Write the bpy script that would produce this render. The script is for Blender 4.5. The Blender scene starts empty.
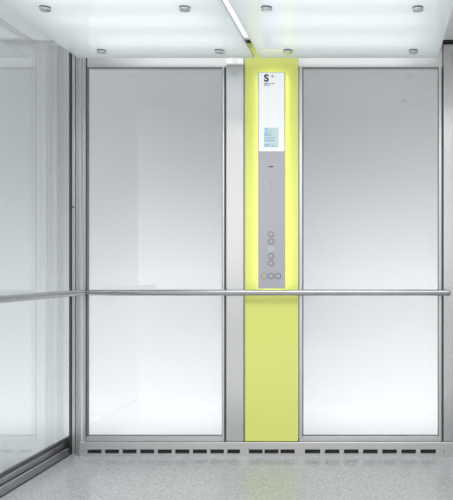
import bpy, bmesh, math
from mathutils import Vector, Matrix

S = bpy.context.scene
COL = S.collection
F = 712.0                    # focal length in pixels of the 453x500 frame
VX, VY = 376.0, 268.0        # vanishing point of the depth lines
H = 1.083                    # lens height above the cabin floor


def px(x, Y):
    return (x - VX) / F * Y


def pz(y, Y):
    return H - (y - VY) / F * Y


# ------------------------------------------------------------------ materials
def new_mat(name):
    m = bpy.data.materials.new(name)
    m.use_nodes = True
    nt = m.node_tree
    nt.nodes.clear()
    out = nt.nodes.new('ShaderNodeOutputMaterial')
    return m, nt, out


def principled(name, col, rough=0.4, metal=0.0, spec=0.5, coat=0.0, emit=None, estr=0.0):
    m, nt, out = new_mat(name)
    b = nt.nodes.new('ShaderNodeBsdfPrincipled')
    b.inputs['Base Color'].default_value = (*col, 1)
    b.inputs['Roughness'].default_value = rough
    b.inputs['Metallic'].default_value = metal
    b.inputs['Specular IOR Level'].default_value = spec
    b.inputs['Coat Weight'].default_value = coat
    b.inputs['Coat Roughness'].default_value = 0.03
    if emit:
        b.inputs['Emission Color'].default_value = (*emit, 1)
        b.inputs['Emission Strength'].default_value = estr
    nt.links.new(b.outputs[0], out.inputs[0])
    return m, nt, b


def brushed(name, col, rough, scale, amount=0.08):
    """brushed steel: fine stretched streaks vary the roughness and the tone a little"""
    m, nt, b = principled(name, col, rough, 1.0)
    tc = nt.nodes.new('ShaderNodeTexCoord')
    mp = nt.nodes.new('ShaderNodeMapping')
    mp.inputs['Scale'].default_value = scale
    nz = nt.nodes.new('ShaderNodeTexNoise')
    nz.inputs['Scale'].default_value = 1.0
    nz.inputs['Detail'].default_value = 3.0
    nt.links.new(tc.outputs['Object'], mp.inputs[0])
    nt.links.new(mp.outputs[0], nz.inputs['Vector'])
    mr = nt.nodes.new('ShaderNodeMapRange')
    mr.inputs['To Min'].default_value = rough - amount
    mr.inputs['To Max'].default_value = rough + amount
    nt.links.new(nz.outputs['Fac'], mr.inputs['Value'])
    nt.links.new(mr.outputs[0], b.inputs['Roughness'])
    rp = nt.nodes.new('ShaderNodeMapRange')
    rp.inputs['To Min'].default_value = 0.97
    rp.inputs['To Max'].default_value = 1.03
    nt.links.new(nz.outputs['Fac'], rp.inputs['Value'])
    mx = nt.nodes.new('ShaderNodeVectorMath')
    mx.operation = 'SCALE'
    mx.inputs[0].default_value = col
    nt.links.new(rp.outputs[0], mx.inputs['Scale'])
    nt.links.new(mx.outputs[0], b.inputs['Base Color'])
    return m


def schlick(nt, f0):
    """reflectance of a thin pane, the same from either side"""
    g = nt.nodes.new('ShaderNodeNewGeometry')
    d = nt.nodes.new('ShaderNodeVectorMath'); d.operation = 'DOT_PRODUCT'
    nt.links.new(g.outputs['Incoming'], d.inputs[0])
    nt.links.new(g.outputs['Normal'], d.inputs[1])
    a = nt.nodes.new('ShaderNodeMath'); a.operation = 'ABSOLUTE'
    nt.links.new(d.outputs['Value'], a.inputs[0])
    s = nt.nodes.new('ShaderNodeMath'); s.operation = 'SUBTRACT'; s.inputs[0].default_value = 1.0
    nt.links.new(a.outputs[0], s.inputs[1])
    p = nt.nodes.new('ShaderNodeMath'); p.operation = 'POWER'; p.inputs[1].default_value = 5.0
    nt.links.new(s.outputs[0], p.inputs[0])
    m = nt.nodes.new('ShaderNodeMath'); m.operation = 'MULTIPLY_ADD'
    m.inputs[1].default_value = 1.0 - f0; m.inputs[2].default_value = f0
    m.use_clamp = True
    nt.links.new(p.outputs[0], m.inputs[0])
    return m.outputs[0]


def clear_glass(name, tint, f0=0.05, rough=0.0):
    m, nt, out = new_mat(name)
    t = nt.nodes.new('ShaderNodeBsdfTransparent'); t.inputs[0].default_value = (*tint, 1)
    g = nt.nodes.new('ShaderNodeBsdfGlossy'); g.inputs['Roughness'].default_value = rough
    g.inputs['Color'].default_value = (0.95, 0.98, 1.0, 1)
    mx = nt.nodes.new('ShaderNodeMixShader')
    nt.links.new(schlick(nt, f0), mx.inputs[0])
    nt.links.new(t.outputs[0], mx.inputs[1])
    nt.links.new(g.outputs[0], mx.inputs[2])
    nt.links.new(mx.outputs[0], out.inputs[0])
    return m


def frosted_glass(name, col):
    m, nt, out = new_mat(name)
    t = nt.nodes.new('ShaderNodeBsdfTranslucent'); t.inputs[0].default_value = (*col, 1)
    d = nt.nodes.new('ShaderNodeBsdfDiffuse'); d.inputs[0].default_value = (*col, 1)
    a = nt.nodes.new('ShaderNodeMixShader'); a.inputs[0].default_value = 0.4
    nt.links.new(t.outputs[0], a.inputs[1]); nt.links.new(d.outputs[0], a.inputs[2])
    g = nt.nodes.new('ShaderNodeBsdfGlossy'); g.inputs['Roughness'].default_value = 0.04
    mx = nt.nodes.new('ShaderNodeMixShader')
    nt.links.new(schlick(nt, 0.035), mx.inputs[0])
    nt.links.new(a.outputs[0], mx.inputs[1])
    nt.links.new(g.outputs[0], mx.inputs[2])
    nt.links.new(mx.outputs[0], out.inputs[0])
    return m


def emitter(name, col, strength):
    m, nt, out = new_mat(name)
    e = nt.nodes.new('ShaderNodeEmission')
    e.inputs[0].default_value = (*col, 1); e.inputs[1].default_value = strength
    nt.links.new(e.outputs[0], out.inputs[0])
    return m


STEEL = brushed('brushed_steel', (0.68, 0.678, 0.68), 0.23, (260, 260, 3), 0.05)
STEEL_H = brushed('brushed_steel_horizontal', (0.72, 0.718, 0.72), 0.36, (3, 260, 260))
STEEL_Y = brushed('brushed_steel_depthwise', (0.40, 0.405, 0.41), 0.34, (260, 3, 260))
POLISH = principled('satin_chrome', (0.41, 0.415, 0.425), 0.22, 1.0)[0]
FIXM = principled('fixing_steel', (0.62, 0.66, 0.69), 0.15, 1.0)[0]
ALU = brushed('anodised_aluminium', (0.60, 0.60, 0.615), 0.36, (260, 260, 3))
RUB = principled('black_rubber_gasket', (0.09, 0.093, 0.096), 0.5)[0]
SEAL = principled('grey_glass_seal', (0.20, 0.205, 0.21), 0.5)[0]
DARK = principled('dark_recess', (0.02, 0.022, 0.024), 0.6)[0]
PANE = clear_glass('clear_wall_glass', (0.962, 0.969, 0.976), 0.065)
PANE_L = clear_glass('tinted_side_glass', (0.87, 0.89, 0.897), 0.075)
CLEAR = clear_glass('clear_ceiling_glass', (0.97, 0.985, 0.985), 0.03)
FROST = frosted_glass('frosted_ceiling_glass', (0.87, 0.925, 0.935))
GEDGE = principled('glass_edge', (0.26, 0.32, 0.32), 0.25)[0]
LIME = principled('lime_back_painted_glass', (0.82, 0.875, 0.215), 0.35, spec=0.35, coat=0.6)[0]
WHITEG = principled('white_glass_glow', (0.90, 0.91, 0.94), 0.12, emit=(0.95, 0.97, 1.0), estr=0.26)[0]  # faint emission added to whiten the plate, which is no light source
PANELG = principled('satin_grey_metal', (0.455, 0.46, 0.50), 0.38, metal=0.35)[0]
BTN = principled('button_face', (0.47, 0.475, 0.515), 0.38, metal=0.35)[0]
RING = principled('button_ring', (0.19, 0.195, 0.21), 0.35, metal=0.4)[0]
RINGLIT = principled('lit_button_ring', (0.50, 0.62, 0.70), 0.3, emit=(0.50, 0.80, 1.0), estr=0.10)[0]
RINGY = principled('yellow_button_ring', (0.42, 0.35, 0.17), 0.3, metal=0.3)[0]
INK = principled('black_print', (0.02, 0.02, 0.025), 0.4)[0]
GREYINK = principled('grey_print', (0.30, 0.31, 0.34), 0.4)[0]
SCREEN = principled('screen_blue', (0.60, 0.74, 0.80), 0.2, emit=(0.66, 0.83, 0.90), estr=0.15)[0]
CYAN = principled('screen_cyan', (0.10, 0.48, 0.66), 0.3, emit=(0.10, 0.55, 0.78), estr=0.35)[0]
SCRTXT = principled('screen_grey_text', (0.30, 0.42, 0.48), 0.4)[0]
WHITEP = principled('white_ceiling_paint', (0.90, 0.885, 0.89), 0.6)[0]
SHAFTW = principled('white_shaft_paint', (0.80, 0.805, 0.805), 0.8, spec=0.1)[0]
LED = emitter('led_strip_light', (1.0, 0.98, 0.72), 7.2)
TUBE = emitter('fluorescent_tube_light', (0.98, 0.99, 1.0), 0.75)
DIFF = emitter('lamp_diffuser_light', (0.98, 0.99, 1.0), 2.3)
DIFFW = emitter('lamp_tray_light', (0.98, 0.99, 1.0), 1.05)


def floor_mat(name, base, rough):
    m, nt, b = principled(name, base, rough, spec=0.5)
    tc = nt.nodes.new('ShaderNodeTexCoord')
    n1 = nt.nodes.new('ShaderNodeTexNoise'); n1.inputs['Scale'].default_value = 95; n1.inputs['Detail'].default_value = 4
    n1.inputs['Roughness'].default_value = 0.7
    v = nt.nodes.new('ShaderNodeTexVoronoi'); v.inputs['Scale'].default_value = 150
    for n in (n1, v):
        nt.links.new(tc.outputs['Object'], n.inputs['Vector'])
    bw = nt.nodes.new('ShaderNodeRGBToBW'); nt.links.new(v.outputs['Color'], bw.inputs[0])
    ad = nt.nodes.new('ShaderNodeMath'); ad.operation = 'ADD'
    nt.links.new(n1.outputs['Fac'], ad.inputs[0]); nt.links.new(bw.outputs[0], ad.inputs[1])
    cr = nt.nodes.new('ShaderNodeMapRange')
    cr.inputs['From Min'].default_value = 0.55; cr.inputs['From Max'].default_value = 1.45
    cr.inputs['To Min'].default_value = 0.76; cr.inputs['To Max'].default_value = 1.24
    nt.links.new(ad.outputs[0], cr.inputs['Value'])
    sc = nt.nodes.new('ShaderNodeVectorMath'); sc.operation = 'SCALE'; sc.inputs[0].default_value = base
    nt.links.new(cr.outputs[0], sc.inputs['Scale'])
    nt.links.new(sc.outputs[0], b.inputs['Base Color'])
    return m


FLOOR = floor_mat('speckled_grey_floor', (0.50, 0.515, 0.525), 0.24)
LOBBYF = floor_mat('pale_landing_floor', (0.62, 0.625, 0.63), 0.4)


# ------------------------------------------------------------------ mesh helpers
class MB:
    def __init__(self):
        self.bm = bmesh.new()

    def box(self, x0, x1, y0, y1, z0, z1, bev=0.0, mat=0):
        m = Matrix.Translation(((x0 + x1) / 2, (y0 + y1) / 2, (z0 + z1) / 2)) @ Matrix.Diagonal(
            (abs(x1 - x0), abs(y1 - y0), abs(z1 - z0), 1))
        r = bmesh.ops.create_cube(self.bm, size=1.0, matrix=m)
        if bev:
            es = list({e for v in r['verts'] for e in v.link_edges})
            bmesh.ops.bevel(self.bm, geom=es, offset=bev, segments=2, profile=0.5, affect='EDGES')
        return self

    def prism(self, pts, axis, a, b):
        """closed outline pts swept along an axis ('x','y','z') from a to b"""
        def v(p, t):
            return {'x': (t, p[0], p[1]), 'y': (p[0], t, p[1]), 'z': (p[0], p[1], t)}[axis]
        va = [self.bm.verts.new(v(p, a)) for p in pts]
        vb = [self.bm.verts.new(v(p, b)) for p in pts]
        n = len(pts)
        self.bm.faces.new(va); self.bm.faces.new(list(reversed(vb)))
        for i in range(n):
            self.bm.faces.new((va[i], vb[i], vb[(i + 1) % n], va[(i + 1) % n]))
        return self

    def lathe(self, c, axis, prof, n=32):
        """rings (t, r) about an axis through c"""
        def pt(t, r, a):
            u, w = r * math.cos(a), r * math.sin(a)
            if axis == 'z': return (c[0] + u, c[1] + w, c[2] + t)
            if axis == 'y': return (c[0] + u, c[1] + t, c[2] + w)
            return (c[0] + t, c[1] + u, c[2] + w)
        rings = [[self.bm.verts.new(pt(t, r, 2 * math.pi * i / n)) for i in range(n)] for t, r in prof]
        for A, B in zip(rings, rings[1:]):
            for i in range(n):
                self.bm.faces.new((A[i], A[(i + 1) % n], B[(i + 1) % n], B[i]))
        self.bm.faces.new(rings[0]); self.bm.faces.new(list(reversed(rings[-1])))
        return self

    def ring(self, c, r0, r1, y0, y1, n=28):
        """flat ring facing -Y round c=(x,z)"""
        def circ(r, y):
            return [self.bm.verts.new((c[0] + r * math.cos(2 * math.pi * i / n), y, c[1] + r * math.sin(2 * math.pi * i / n))) for i in range(n)]
        a, b, d, e = circ(r0, y0), circ(r1, y0), circ(r1, y1), circ(r0, y1)
        for P, Q in ((a, b), (b, d), (d, e), (e, a)):
            for i in range(n):
                self.bm.faces.new((P[i], P[(i + 1) % n], Q[(i + 1) % n], Q[i]))
        return self

    def build(self, name, mats, parent=None, root=None, smooth=False):
        bm = self.bm
        bmesh.ops.recalc_face_normals(bm, faces=bm.faces)
        r = root or parent
        if r is not None:
            bmesh.ops.translate(bm, verts=bm.verts, vec=-Vector(r.location))
        me = bpy.data.meshes.new(name)
        if not isinstance(mats, (list, tuple)):
            mats = [mats]
        for m in mats:
            me.materials.append(m)
        bm.to_mesh(me); bm.free()
        if smooth:
            me.shade_smooth()
            me.set_sharp_from_angle(angle=math.radians(38))
        o = bpy.data.objects.new(name, me)
        COL.objects.link(o)
        o.parent = parent
        return o


def tag(o, label=None, cat=None, group=None, kind=None):
    if label: o['label'] = label
    if cat: o['category'] = cat
    if group: o['group'] = group
    if kind: o['kind'] = kind
    return o


def thing(name, loc, label, cat, group=None, kind=None):
    o = bpy.data.objects.new(name, None)
    o.empty_display_size = 0.1
    COL.objects.link(o)
    o.location = loc
    return tag(o, label, cat, group, kind)


def structure(o, label, cat):
    return tag(o, label, cat, kind='structure')


# ------------------------------------------------------------------ main distances
YC = 4.00            # rear edge of the hanging ceiling panels
YF = 4.09            # front of the rear wall's frames
YG = 4.105           # rear glass
ZP = 2.263           # underside of the hanging ceiling panels
ZT = 2.382           # ceiling above them
XG = -1.81           # left glass
XR = 0.47            # right side wall
YD = 2.80            # front of the cabin
ZS = pz(442, YF)     # top of the rear skirting
YSH = 4.80           # shaft wall beyond the glass

# ------------------------------------------------------------------ setting
structure(MB().box(-1.95, 0.60, YD, 4.20, -0.06, 0.0).build('floor', FLOOR),
          'speckled grey cabin floor with a faint sheen', 'floor')
structure(MB().box(-30.0, 30.0, -27.0, YD, -0.06, 0.0).build('floor_landing', LOBBYF),
          'pale grey landing floor in front of the cabin', 'floor')
structure(MB().box(-1.95, 0.60, YD, YF - 0.002, ZT, ZT + 0.05).build('ceiling', WHITEP),
          'off-white upper ceiling seen in the slots beside the hanging panels', 'ceiling')
MB().box(-1.80, XR - 0.001, YF - 0.035, YF - 0.011, ZT - 0.010, ZT + 0.01).build('shadow_gap', DARK, bpy.data.objects['ceiling'])  # dark strip stands in for shade along the ceiling's rear edge
# shaft outside the glass
structure(MB().box(-3.4, 2.2, YSH, YSH + 0.1, -6.4, 4.0).build('wall_shaft', SHAFTW),
          'white shaft wall seen through the glass walls', 'wall')
structure(MB().box(-3.4, -3.3, 0.4, YSH, -6.4, 4.0).build('wall_shaft_left', SHAFTW),
          'white side wall of the shaft left of the cabin', 'wall')
structure(MB().box(-3.3, 2.1, 0.4, YSH, -6.4, -6.3).build('floor_shaft', SHAFTW),
          'white shaft bottom below the cabin', 'floor')
structure(MB().box(-3.3, 2.1, YSH - 0.14, YSH, -0.36, -0.265).build('shading_ledge', SHAFTW), 'added white ledge shading the foot of the shaft wall', 'ledge')  # ledge added to shade the bottom of the wall behind the panes
structure(MB().box(2.1, 2.2, 0.4, YSH, -6.4, 4.0).build('wall_light_block_right', SHAFTW),  # unseen side wall added to limit stray light in the shaft
          'added unseen white wall right of the cabin, limiting stray light in the shaft', 'wall')
structure(MB().box(-3.4, 2.2, 2.6, YSH + 0.1, 4.0, 4.1).build('ceiling_light_block', SHAFTW), 'added unseen white lid over the shaft, blocking light from above', 'ceiling')  # unseen roof added to keep outside light off the shaft wall
fw = MB()  # front wall added to stop world light reaching the shaft
fw.box(-3.3, -1.87, 2.62, YD, 0.0, 4.0)
fw.box(0.62, 2.1, 2.62, YD, 0.0, 4.0)
fw.box(-1.87, 0.62, 2.62, YD, 2.55, 4.0)
structure(fw.build('wall_light_block_front', SHAFTW), 'added white wall round the cabin opening, blocking light to the shaft', 'wall')
# cabin shell: header, sill and the core behind the column, as one frame
w = MB()
w.box(px(87, YF), XR + 0.13, YF + 0.004, YF + 0.07, pz(67, YF), ZT + 0.05)
w.box(px(87, YF), XR + 0.13, YF + 0.03, YF + 0.07, -0.0, pz(440, YF))
w.box(px(222.5, YF), px(302, YF), YF + 0.03, YF + 0.07, pz(441, YF), ZT + 0.05)
w.box(px(439, YF), XR + 0.13, YF + 0.03, YF + 0.07, pz(441, YF), ZT + 0.05)
structure(w.build('wall_back', STEEL_H), 'brushed steel rear wall frame with header above the glass', 'wall')
structure(MB().box(XR, XR + 0.08, YD, YF - 0.002, 0.0, ZT).build('wall_right', STEEL),
          'brushed steel side wall at the right edge', 'wall')


def window(idx, x0, x1, y0, y1, label, fr):
    """rear pane between image columns x0..x1 and rows y0..y1; fr = widths of left and right stiles in px"""
    r = thing('window_%d' % idx, (px((x0 + x1) / 2, YF), YG, pz(y1, YF)), label, 'glass wall', kind='structure')
    X0, X1, Z0, Z1 = px(x0, YF), px(x1, YF), pz(y1, YF), pz(y0, YF)
    MB().box(X0 - 0.004, X1 + 0.004, YG, YG + 0.010, Z0 - 0.004, Z1 + 0.004).build('glass_pane', PANE, r)
    g = 0.003
    k = MB()
    k.box(X0 - g, X0 + 0.001, YF + 0.001, YG + 0.011, Z0 - g, Z1 + g)
    k.box(X1 - 0.001, X1 + g, YF + 0.001, YG + 0.011, Z0 - g, Z1 + g)
    k.box(X0 - g, X1 + g, YF + 0.001, YG + 0.011, Z0 - g, Z0 + 0.001)
    k.box(X0 - g, X1 + g, YF + 0.003, YG + 0.011, Z1 - 0.001, Z1 + 0.002)
    k.build('gasket', SEAL, r)
    f = MB()
    if fr[0]: f.box(X0 - g - fr[0] * 0.005745, X0 - g, YF - 0.006, YG + 0.011, ZS + 0.004, Z1 + g, 0.0015)
    if fr[1]: f.box(X1 + g, X1 + g + fr[1] * 0.005745, YF - 0.006, YG + 0.011, ZS + 0.004, Z1 + g, 0.0015)
    f.box(X0 - g, X1 + g, YF - 0.006, YG + 0.011, ZS + 0.004, Z0 - g, 0.0015)
    f.build('frame', STEEL_H, r)
    return r


window(1, 87.2, 222, 67.5, 435.8, 'tall clear rear glass panel between the corner post and the steel jamb', (0, 2.0))
window(2, 302.8, 438.2, 67.5, 435.8, 'tall clear rear glass panel right of the lime column', (2.6, 2.6))

# left glass wall
r = thing('window_3', (XG, 3.5, 0.09), 'clear glass left side wall in a grooved grey metal frame', 'glass wall', kind='structure')
YL0, YL1 = YD, 4.225
MB().box(XG - 0.010, XG, YL0 + 0.02, YL1, 0.075, ZT - 0.01).build('glass_pane', PANE_L, r)
k = MB()
k.box(XG - 0.012, XG + 0.005, YL0 + 0.02, YL1, 0.072, 0.089)
k.box(XG - 0.012, XG + 0.005, YL1 + 0.001, YL1 + 0.05, 0.072, ZT)
k.box(px(69.0, 4.17), px(72.0, 4.17), 4.17, 4.20, 0.0, ZT)
k.build('gasket', RUB, r)
f = MB()
# stepped bottom rail, seen from the side: outline in (X, Z) swept along Y
prof = [(XG - 0.02, 0.0), (-1.772, 0.0), (-1.772, 0.006), (-1.776, 0.007), (-1.776, 0.040), (-1.780, 0.044), (-1.789, 0.045),
        (-1.789, 0.048), (-1.796, 0.049), (-1.796, 0.056), (-1.793, 0.058), (-1.793, 0.070), (-1.797, 0.074), (XG - 0.02, 0.074)]
f.prism(prof, 'y', YL0, 4.24)
f.build('bottom_rail', STEEL_Y, r)
d = MB()
d.box(-1.779, -1.7685, YL0, 4.10, 0.0, 0.004)
d.box(-1.7885, -1.7868, YL0, 4.10, 0.0445, 0.0475)
d.build('shadow_gap', DARK, r)

# corner post, grooved
c = MB()
zc0, zc1 = 0.0, ZT
Yp = 4.10


def strip(a, b, Y0, Y1=4.19):
    c.box(px(a, Y0), px(b, Y0), Y0, Y1, zc0, zc1, 0.0012)


strip(72.0, 75.3, 4.135)
strip(76.0, 77.8, 4.112)
strip(78.1, 81.2, 4.108)
strip(82.6, 85.6, 4.092, 4.11)
p = c.build('trim_1', ALU)
structure(p, 'grooved grey metal corner post between the two glass walls', 'corner post')
MB().box(px(71.0, 4.15), px(84.0, 4.15), 4.15, 4.188, 0.0, ZT).box(px(85.4, 4.10), px(86.5, 4.10), 4.10, 4.110, 0.0, ZT).build('groove', DARK, p)
MB().lathe((px(73.2, 4.135), 4.135, pz(207, 4.135)), 'y', [(-0.002, 0.005), (0.004, 0.005)], 16).build('screw', DARK, p)

# steel jamb left of the lime column, right post
Zb = pz(441.2, YF)
j = MB()
j.box(px(226.5, YF), px(243.6, YF), YF - 0.010, YF + 0.03, Zb, ZT, 0.002)
jo = structure(j.build('trim_2', STEEL), 'wide brushed steel jamb left of the lime column', 'steel jamb')
MB().box(px(225.2, YF), px(226.8, YF), YF - 0.002, YF + 0.03, Zb, pz(67, YF)).build('shadow_gap', RUB, jo)
MB().box(px(243.6, YF), px(244.8, YF), YF - 0.006, YF + 0.03, Zb, ZT, 0.001).build('edge_strip', POLISH, jo)
j = MB()
j.box(px(443.5, YF), XR - 0.001, YF - 0.010, YF + 0.03, Zb, pz(44.5, YF), 0.002)
jo = structure(j.build('trim_3', STEEL), 'brushed steel post at the right edge of the rear wall', 'steel post')
MB().box(px(442.4, YF), px(443.9, YF), YF - 0.004, YF + 0.03, Zb, pz(44.5, YF)).build('shadow_gap', RUB, jo)
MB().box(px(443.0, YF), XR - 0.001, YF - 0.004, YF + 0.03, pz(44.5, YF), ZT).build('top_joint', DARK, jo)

# skirting with a row of vent slots
YK = YF - 0.014
x_l, x_r = px(79.5, YK), XR - 0.001
b = MB()
b.box(x_l, x_r, YK, YF + 0.028, pz(449.6, YK), pz(442.3, YK), 0.002)
tabs = []
for i in range(9): tabs.append((85.6 + 17.57 * i, 3.6))
tabs[-1] = (225.6, 3.4)
tabs += [(81.4, 4.4), (244.4, 9.0), (263.4, 2.0), (279.4, 2.0), (299.8, 10.4)]
tabs += [(322.5 + 19.15 * i, 4.6) for i in range(6)] + [(440.0, 8.2), (449.5, 10.0)]
for t, wd in tabs:
    b.box(px(t - wd / 2, YK), px(t + wd / 2, YK), YK + 0.001, YF + 0.028, pz(453.9, YK), pz(449.7, YK), 0.0008)
b.box(x_l, x_r, YK + 0.004, YF + 0.028, 0.0, pz(453.7, YK))
bo = structure(b.build('baseboard_back', STEEL_H), 'steel skirting along the rear wall with dark vent slots', 'skirting')
MB().box(x_l, x_r, YF + 0.006, YF + 0.0285, pz(454.8, YK), pz(449.5, YK)).build('vent_recess', DARK, bo)

# ------------------------------------------------------------------ lime column
YL = YF - 0.004
xa, xb = px(245, YL), px(298.2, YL)
lc = thing('column_panel', ((xa + xb) / 2, YL, Zb), 'lime green glass column behind the control panel', 'wall panel')
MB().box(xa, xb, YL, YL + 0.03, Zb, ZT, 0.001).build('lime_sheet', LIME, lc)
MB().box(xa - 0.003, xb + 0.003, YL - 0.003, YL + 0.03, Zb - 0.007, Zb - 0.001).build('shadow_gap', DARK, lc)

# ------------------------------------------------------------------ control panel
Y1, Y0 = YL - 0.024, YL - 0.042       # back and front of the panel body
bx0, bx1 = px(258.0, Y0), px(285.2, Y0)
bz0, bz1 = pz(288.6, Y0), pz(72.2, Y0)
cp = thing('control_panel', ((bx0 + bx1) / 2, YL, bz0),
           'slim backlit lift control panel, white above and grey below, on the lime column', 'control panel')


def rrect(x0, x1, z0, z1, r, n=6):
    pts = []
    for cx, cz, a0 in ((x1 - r, z1 - r, 0), (x0 + r, z1 - r, 90), (x0 + r, z0 + r, 180), (x1 - r, z0 + r, 270)):
        for i in range(n + 1):
            a = math.radians(a0 + 90 * i / n)
            pts.append((cx + r * math.cos(a), cz + r * math.sin(a)))
    return pts


def plate(name, x0, x1, z0, z1, ya, yb, mat, r=0.004, parent=None):
    m = MB()
    m.prism(rrect(x0, x1, z0, z1, r), 'y', ya, yb)
    return m.build(name, mat, parent or cp, cp)


body = plate('body', bx0, bx1, bz0, bz1, Y0, Y1, PANELG, 0.008)
for s in (0.10, 0.5, 0.90):
    zz = bz0 + (bz1 - bz0) * s
    MB().box(bx0 + 0.05, bx1 - 0.05, Y1, YL, zz - 0.02, zz + 0.02).build('mounting_block', DARK, cp)
wp = plate('display_glass', bx0 + 0.0055, bx1 - 0.0045, pz(151.4, Y0), bz1 - 0.0035, Y0 - 0.003, Y0 - 0.0002, WHITEG, 0.006)
# light strip round the back edge
l = MB()
i0, i1 = 0.010, 0.017
ly0, ly1 = Y1 + 0.0005, Y1 + 0.006
l.box(bx0 + i0, bx0 + i1, ly0, ly1, bz0 + i0, bz1 - i0)
l.box(bx1 - i1, bx1 - i0, ly0, ly1, bz0 + i0, bz1 - i0)
l.box(bx0 + i1, bx1 - i1, ly0, ly1, bz0 + i0, bz0 + i1)
l.box(bx0 + i1, bx1 - i1, ly0, ly1, bz1 - i1, bz1 - i0)
l.build('light_strip', LED, cp)
YT = Y0 - 0.0042


def text(name, s, x, y_base, height_px, mat, parent, bold=0.0, wscale=1.0):
    cu = bpy.data.curves.new(name, 'FONT')
    cu.body = s
    cu.size = 1.0
    cu.offset = bold
    cu.extrude = 0.0
    tmp = bpy.data.objects.new('tmp', cu)
    COL.objects.link(tmp)
    dg = bpy.context.evaluated_depsgraph_get()
    dg.update()
    me = bpy.data.meshes.new_from_object(tmp.evaluated_get(dg))
    bpy.data.objects.remove(tmp)
    zs = [v.co.y for v in me.vertices]; xs = [v.co.x for v in me.vertices]
    k = height_px / F * Y0 / (max(zs) - min(zs))
    X0, Z0 = px(x, Y0), pz(y_base, Y0)
    bm = bmesh.new(); bm.from_mesh(me)
    for v in bm.verts:
        v.co = Vector((X0 + (v.co.x - min(xs)) * k * wscale, YT, Z0 + (v.co.y - min(zs)) * k))
    ext = bmesh.ops.extrude_face_region(bm, geom=bm.faces[:])
    for v in [g for g in ext['geom'] if isinstance(g, bmesh.types.BMVert)]:
        v.co.y += 0.001
    m = MB(); m.bm.free(); m.bm = bm
    bpy.data.meshes.remove(me)
    return m.build(name, mat, parent, cp)


def bar(m, x0, x1, ya, yb, Yf=YT, Yb=None):
    m.box(px(x0, Y0), px(x1, Y0), Yf, Yb if Yb else Y0 - 0.0029, pz(yb, Y0), pz(ya, Y0))


text('logo_letter', 'S', 264.1, 82.0, 7.6, INK, wp, 0.035, 1.08)
m = MB(); bar(m, 270.9, 274.3, 76.2, 76.75); bar(m, 272.3, 272.85, 74.6, 78.3)
m.build('logo_cross', GREYINK, wp, cp)
m = MB()
for a, b_ in ((264.1, 268.2), (268.8, 270.6), (271.1, 274.6)): bar(m, a, b_, 83.2, 84.1)
for a, b_ in ((264.1, 267.2), (267.7, 270.2)): bar(m, a, b_, 84.9, 85.7)
m.build('small_print', GREYINK, wp, cp)
sc = MB().prism(rrect(px(264.0, Y0), px(278.6, Y0), pz(147.6, Y0), pz(127.6, Y0), 0.003), 'y', Y0 - 0.0036, Y0 - 0.0028).build('screen', SCREEN, wp, cp)
sc['label'] = 'pale blue floor display on the white glass'
text('floor_number', '2', 264.5, 134.2, 6.2, CYAN, wp, 0.0)
m = MB()
bar(m, 269.8, 270.5, 131.0, 131.8); bar(m, 270.5, 271.2, 131.5, 132.2); bar(m, 269.8, 270.3, 133, 133.6)
for y, segs in ((135.2, ((264.4, 267.4), (267.8, 271.6))), (138.0, ((264.4, 268), (268.4, 271), (271.4, 275))),
                (140.6, ((264.4, 267), (267.4, 274))), (144.8, ((264.4, 270.2),)), (146.1, ((264.4, 268.6), (271.0, 275.2)))):
    for a, b_ in segs:
        bar(m, a, b_, y - 0.35, y + 0.35)
m.build('screen_text', SCRTXT, wp, cp)
# lower half: speaker slot, key hole, indicator, buttons
yb1 = Y0 - 0.0002
m = MB(); m.prism(rrect(px(268.7, Y0), px(273.3, Y0), pz(167.2, Y0), pz(166.1, Y0), 0.003), 'y', Y0 - 0.001, yb1 + 0.002)
m.build('speaker_slot', INK, cp)
m = MB(); m.lathe((px(271.2, Y0), Y0, pz(182.6, Y0)), 'y', [(-0.0012, 0.003), (0.002, 0.003)], 16)
m.build('indicator_hole', RING, cp)
m = MB(); m.lathe((px(271.2, Y0), Y0, pz(189.0, Y0)), 'y', [(-0.0012, 0.003), (0.002, 0.003)], 16)
m.build('indicator_hole', RING, cp)
btn = [(271.1, y, RING) for y in (234.4, 241.5, 256.0, 263.2)] + [(271.1, 248.6, RINGLIT), (264.1, 276.0, RINGY), (271.1, 276.0, RING), (278.2, 276.0, RING)]
for x, y, rm in btn:
    X, Z = px(x, Y0), pz(y, Y0)
    m = MB(); m.lathe((X, Y0, Z), 'y', [(-0.0022, 0.0128), (0.001, 0.0128)], 28)
    bo_ = m.build('button', BTN, cp, cp, True)
    m = MB(); m.ring((X, Z), 0.0126, 0.0168, Y0 - 0.0032, Y0 + 0.0005)
    m.build('button_ring', rm, bo_, cp)
    if rm is RINGLIT:
        bo_['label'] = 'lit pale blue floor button'
        m = MB(); m.ring((X, Z), 0.0035, 0.0065, Y0 - 0.0032, Y0 - 0.002)
        m.build('button_mark', RINGLIT, bo_, cp)
    if rm is RINGY:
        bo_['label'] = 'button with a yellowish ring'

# ------------------------------------------------------------------ handrails
def rail_profile(n=24, h=0.0165, d=0.012):
    return [(d * math.copysign(abs(math.cos(2 * math.pi * i / n)) ** 0.8, math.cos(2 * math.pi * i / n)),
             h * math.copysign(abs(math.sin(2 * math.pi * i / n)) ** 0.8, math.sin(2 * math.pi * i / n))) for i in range(n)]


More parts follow.
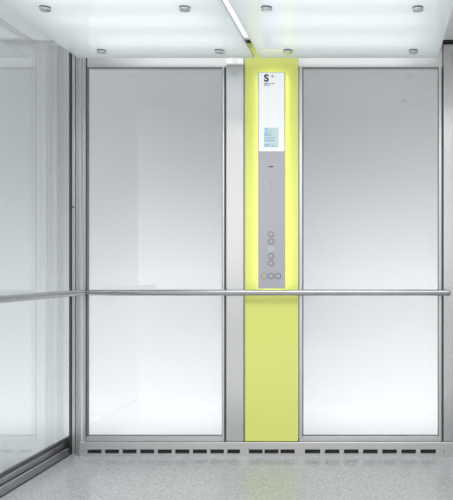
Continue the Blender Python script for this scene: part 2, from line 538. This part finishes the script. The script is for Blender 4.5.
def rail(m, axis, c0, c1, a, b):
    """rounded bar along an axis, ends tapering to a soft cap"""
    prof = rail_profile()
    st = []
    L = b - a
    for t, s in ((0, 0.55), (0.003, 0.82), (0.008, 0.96), (0.014, 1.0)):
        st.append((a + t, s))
    for t, s in ((0.014, 1.0), (0.008, 0.96), (0.003, 0.82), (0, 0.55)):
        st.append((b - t, s))
    rings = []
    for t, s in st:
        rings.append([m.bm.verts.new((t, c0 + p[0] * s, c1 + p[1] * s) if axis == 'x' else (c0 + p[0] * s, t, c1 + p[1] * s)) for p in prof])
    n = len(prof)
    for A, B in zip(rings, rings[1:]):
        for i in range(n):
            m.bm.faces.new((A[i], A[(i + 1) % n], B[(i + 1) % n], B[i]))
    m.bm.faces.new(rings[0]); m.bm.faces.new(list(reversed(rings[-1])))


YR = 4.02
ZR = pz(292.7, YR)
hx0, hx1 = px(88.2, YR), px(450.6, YR)
hr = thing('handrail', ((hx0 + hx1) / 2, YF, ZR - 0.016), 'long steel handrail crossing the rear wall below the control panel', 'handrail')
m = MB(); rail(m, 'x', YR, ZR, hx0, hx1)
m.build('rail', POLISH, hr, hr, True)
for x in (235.3, 448.3):
    m = MB()
    X = px(x, YR)
    m.lathe((X, YR + 0.008, ZR), 'y', [(0, 0.007), (YF - 0.012 - YR - 0.008 - 0.004, 0.007), (YF - 0.012 - YR - 0.008 - 0.004, 0.0145), (YF - 0.010 - YR - 0.008, 0.0145)], 24)
    m.build('bracket', POLISH, hr, hr, True)
m = MB()
X = px(89.6, YR)
m.lathe((px(84.2, YF), YR + 0.055, ZR), 'y', [(0, 0.006), (0.017, 0.006)], 20)
m.box(px(84.2, YF) - 0.006, X + 0.02, YR + 0.045, YR + 0.058, ZR - 0.006, ZR + 0.006, 0.002)
m.box(X + 0.006, X + 0.02, YR + 0.004, YR + 0.05, ZR - 0.006, ZR + 0.006, 0.002)
m.build('bracket', POLISH, hr)

XRL = -1.668
hl = thing('handrail', (XG, 3.4, ZR - 0.016), 'steel handrail along the left glass wall, running towards the corner', 'handrail')
m = MB(); rail(m, 'y', XRL, ZR, YD + 0.05, 4.068)
m.build('rail', POLISH, hl, hl, True)
for yy in (YD + 0.22, 4.03):
    m = MB()
    if yy > 4:
        m.box(XRL - 0.10, XRL - 0.006, yy + 0.012, yy + 0.024, ZR - 0.006, ZR + 0.006, 0.002)
        m.box(XRL - 0.10, XRL - 0.086, yy + 0.014, 4.137, ZR - 0.006, ZR + 0.006, 0.002)
    else:
        m.lathe((XG + 0.0003, yy, ZR), 'x', [(0, 0.02), (0.004, 0.02), (0.004, 0.007), (XRL - XG - 0.008, 0.007)], 24)
    m.build('bracket', POLISH, hl, hl, yy < 4)

# ------------------------------------------------------------------ hanging ceiling panels
YPF = 2.98


def fixing(parent, X, Y):
    m = MB()
    m.lathe((X, Y, ZP), 'z', [(-0.0155, 0.0195), (-0.0150, 0.0225), (-0.0125, 0.0245), (-0.0055, 0.0245)], 32)
    f_ = m.build('fixing', FIXM, parent, parent, True)
    MB().lathe((X, Y, ZP), 'z', [(-0.0055, 0.0250), (-0.0005, 0.0250), (0.0, 0.0235)], 32).build('washer', RUB, f_, parent, True)
    m = MB(); m.lathe((X, Y, ZP), 'z', [(0.0122, 0.02), (0.017, 0.02), (0.017, 0.006), (ZT - ZP - 0.0005, 0.006)], 20)
    m.build('rod', FIXM, f_, parent)


def ceiling_panel(x0, x1, label, fx):
    X0, X1 = px(x0, YC), px(x1, YC)
    r = thing('ceiling_panel', ((X0 + X1) / 2, (YPF + YC) / 2, ZP), label, 'ceiling panel', 'hanging frosted ceiling panels')
    m = MB(); m.box(X0, X1, YPF, YC, ZP, ZP + 0.012)
    o = m.build('glass_sheet', [FROST, CLEAR, GEDGE], r)
    for p_ in o.data.polygons:
        p_.material_index = 0 if p_.normal.z < -0.5 else 1 if p_.normal.z > 0.5 else 2
    for X, Y in fx:
        fixing(r, X, Y)


def fpt(x, y):
    Y = (ZP - H) * F / (VY - y)
    return px(x, Y), Y


ceiling_panel(78, 254.4, 'frosted glass ceiling panel hanging over the left half of the cabin',
              [fpt(45, 7.2), fpt(184.8, 7.2), fpt(101.5, 50.4), fpt(219.3, 50.4)])
ceiling_panel(260.0, 438, 'frosted glass ceiling panel hanging over the right half of the cabin',
              [fpt(266.6, 7.4), fpt(417.8, 7.4), fpt(288, 50.4), fpt(413.5, 50.4)])


def lamp(xc, label):
    L = 0.30
    r = thing('ceiling_lamp', (xc, 3.52, ZT - 0.001), label, 'lamp', 'tube lamps above the ceiling panels')
    MB().box(xc - 0.505, xc + 0.505, 3.0, 3.98, ZT - 0.013, ZT - 0.001, 0.002).build('tray', WHITEP, r)
    MB().box(xc - 0.50, xc + 0.50, 3.01, 3.97, ZT - 0.0145, ZT - 0.0128).build('diffuser', DIFFW, r)
    for Y in (3.10, 3.40, 3.70):
        MB().box(xc - 0.36, xc + 0.36, Y - 0.085, Y + 0.085, ZT - 0.017, ZT - 0.0143).build('light_strip', DIFF, r)
        MB().lathe((xc, Y, ZT - 0.040), 'x', [(-L, 0.010), (L, 0.010)], 16).build('tube', TUBE, r, r, True)
        for q in (-1, 1):
            MB().box(xc + q * (L + 0.012) - 0.012, xc + q * (L + 0.012) + 0.012, Y - 0.012, Y + 0.012, ZT - 0.052, ZT - 0.0155, 0.002).build('lamp_holder', WHITEP, r)


lamp(-1.13, 'tube lamp glowing through the left ceiling panel')
lamp(-0.14, 'tube lamp glowing through the right ceiling panel')


# ------------------------------------------------------------------ light
def area(name, loc, target, sx, sy, power, col=(1, 1, 1), spread=180):
    d = bpy.data.lights.new(name, 'AREA')
    d.shape = 'RECTANGLE'; d.size = sx; d.size_y = sy
    d.energy = power; d.color = col; d.spread = math.radians(spread)
    o = bpy.data.objects.new(name, d)
    COL.objects.link(o)
    o.location = loc
    o.rotation_euler = (Vector(target) - Vector(loc)).to_track_quat('-Z', 'Y').to_euler()
    o['kind'] = 'helper'
    return o


area('shaft_fill_light', (-0.9, 1.75, -6.0), (-0.9, 1.75, 0.0), 4.8, 1.5, 462, (1.0, 0.99, 0.98), 180)  # added unseen light from below, makes the panes' grey-to-white fade
area('shaft_top_fill', (-0.9, 3.7, 3.9), (-0.9, 4.2, 1.5), 4.8, 0.8, 11, (0.98, 0.99, 1.0), 180)  # weak unseen light added to lift the upper shaft wall
area('landing_fill', (-0.7, -0.1, 3.6), (-0.7, -0.1, 0.0), 3.0, 2.8, 140, (1.0, 0.99, 0.97), 180)  # unseen overhead light added to brighten the lime column and floor

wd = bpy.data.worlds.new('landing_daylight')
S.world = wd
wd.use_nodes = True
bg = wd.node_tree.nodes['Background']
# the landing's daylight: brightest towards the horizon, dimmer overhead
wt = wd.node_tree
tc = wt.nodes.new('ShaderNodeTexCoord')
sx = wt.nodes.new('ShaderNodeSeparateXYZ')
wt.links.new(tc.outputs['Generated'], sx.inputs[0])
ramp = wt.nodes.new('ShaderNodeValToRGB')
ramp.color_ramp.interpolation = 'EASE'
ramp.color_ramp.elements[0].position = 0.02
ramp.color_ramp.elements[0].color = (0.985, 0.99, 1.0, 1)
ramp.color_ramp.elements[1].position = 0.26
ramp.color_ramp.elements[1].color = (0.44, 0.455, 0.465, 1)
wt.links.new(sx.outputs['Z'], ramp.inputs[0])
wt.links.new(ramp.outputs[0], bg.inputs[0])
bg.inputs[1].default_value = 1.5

# ------------------------------------------------------------------ camera
cd = bpy.data.cameras.new('camera')
cam = bpy.data.objects.new('camera', cd)
COL.objects.link(cam)
cam.location = (0, 0, H)
cam.rotation_euler = (math.radians(90), 0, 0)
cd.sensor_fit = 'HORIZONTAL'
cd.sensor_width = 36.0
cd.lens = F / 453.0 * 36.0
cd.shift_x = (226.5 - VX) / 453.0
cd.shift_y = (VY - 250.0) / 453.0
cd.clip_start = 0.05
S.camera = cam

S.view_settings.view_transform = 'Standard'
S.view_settings.look = 'None'
S.view_settings.exposure = 0.0
S.view_settings.gamma = 1.0
S.cycles.max_bounces = 16
S.cycles.transparent_max_bounces = 24
S.cycles.transmission_bounces = 12
S.cycles.diffuse_bounces = 6
S.cycles.glossy_bounces = 8
S.cycles.use_denoising = True
S.cycles.caustics_reflective = True
S.cycles.sample_clamp_indirect = 4.0
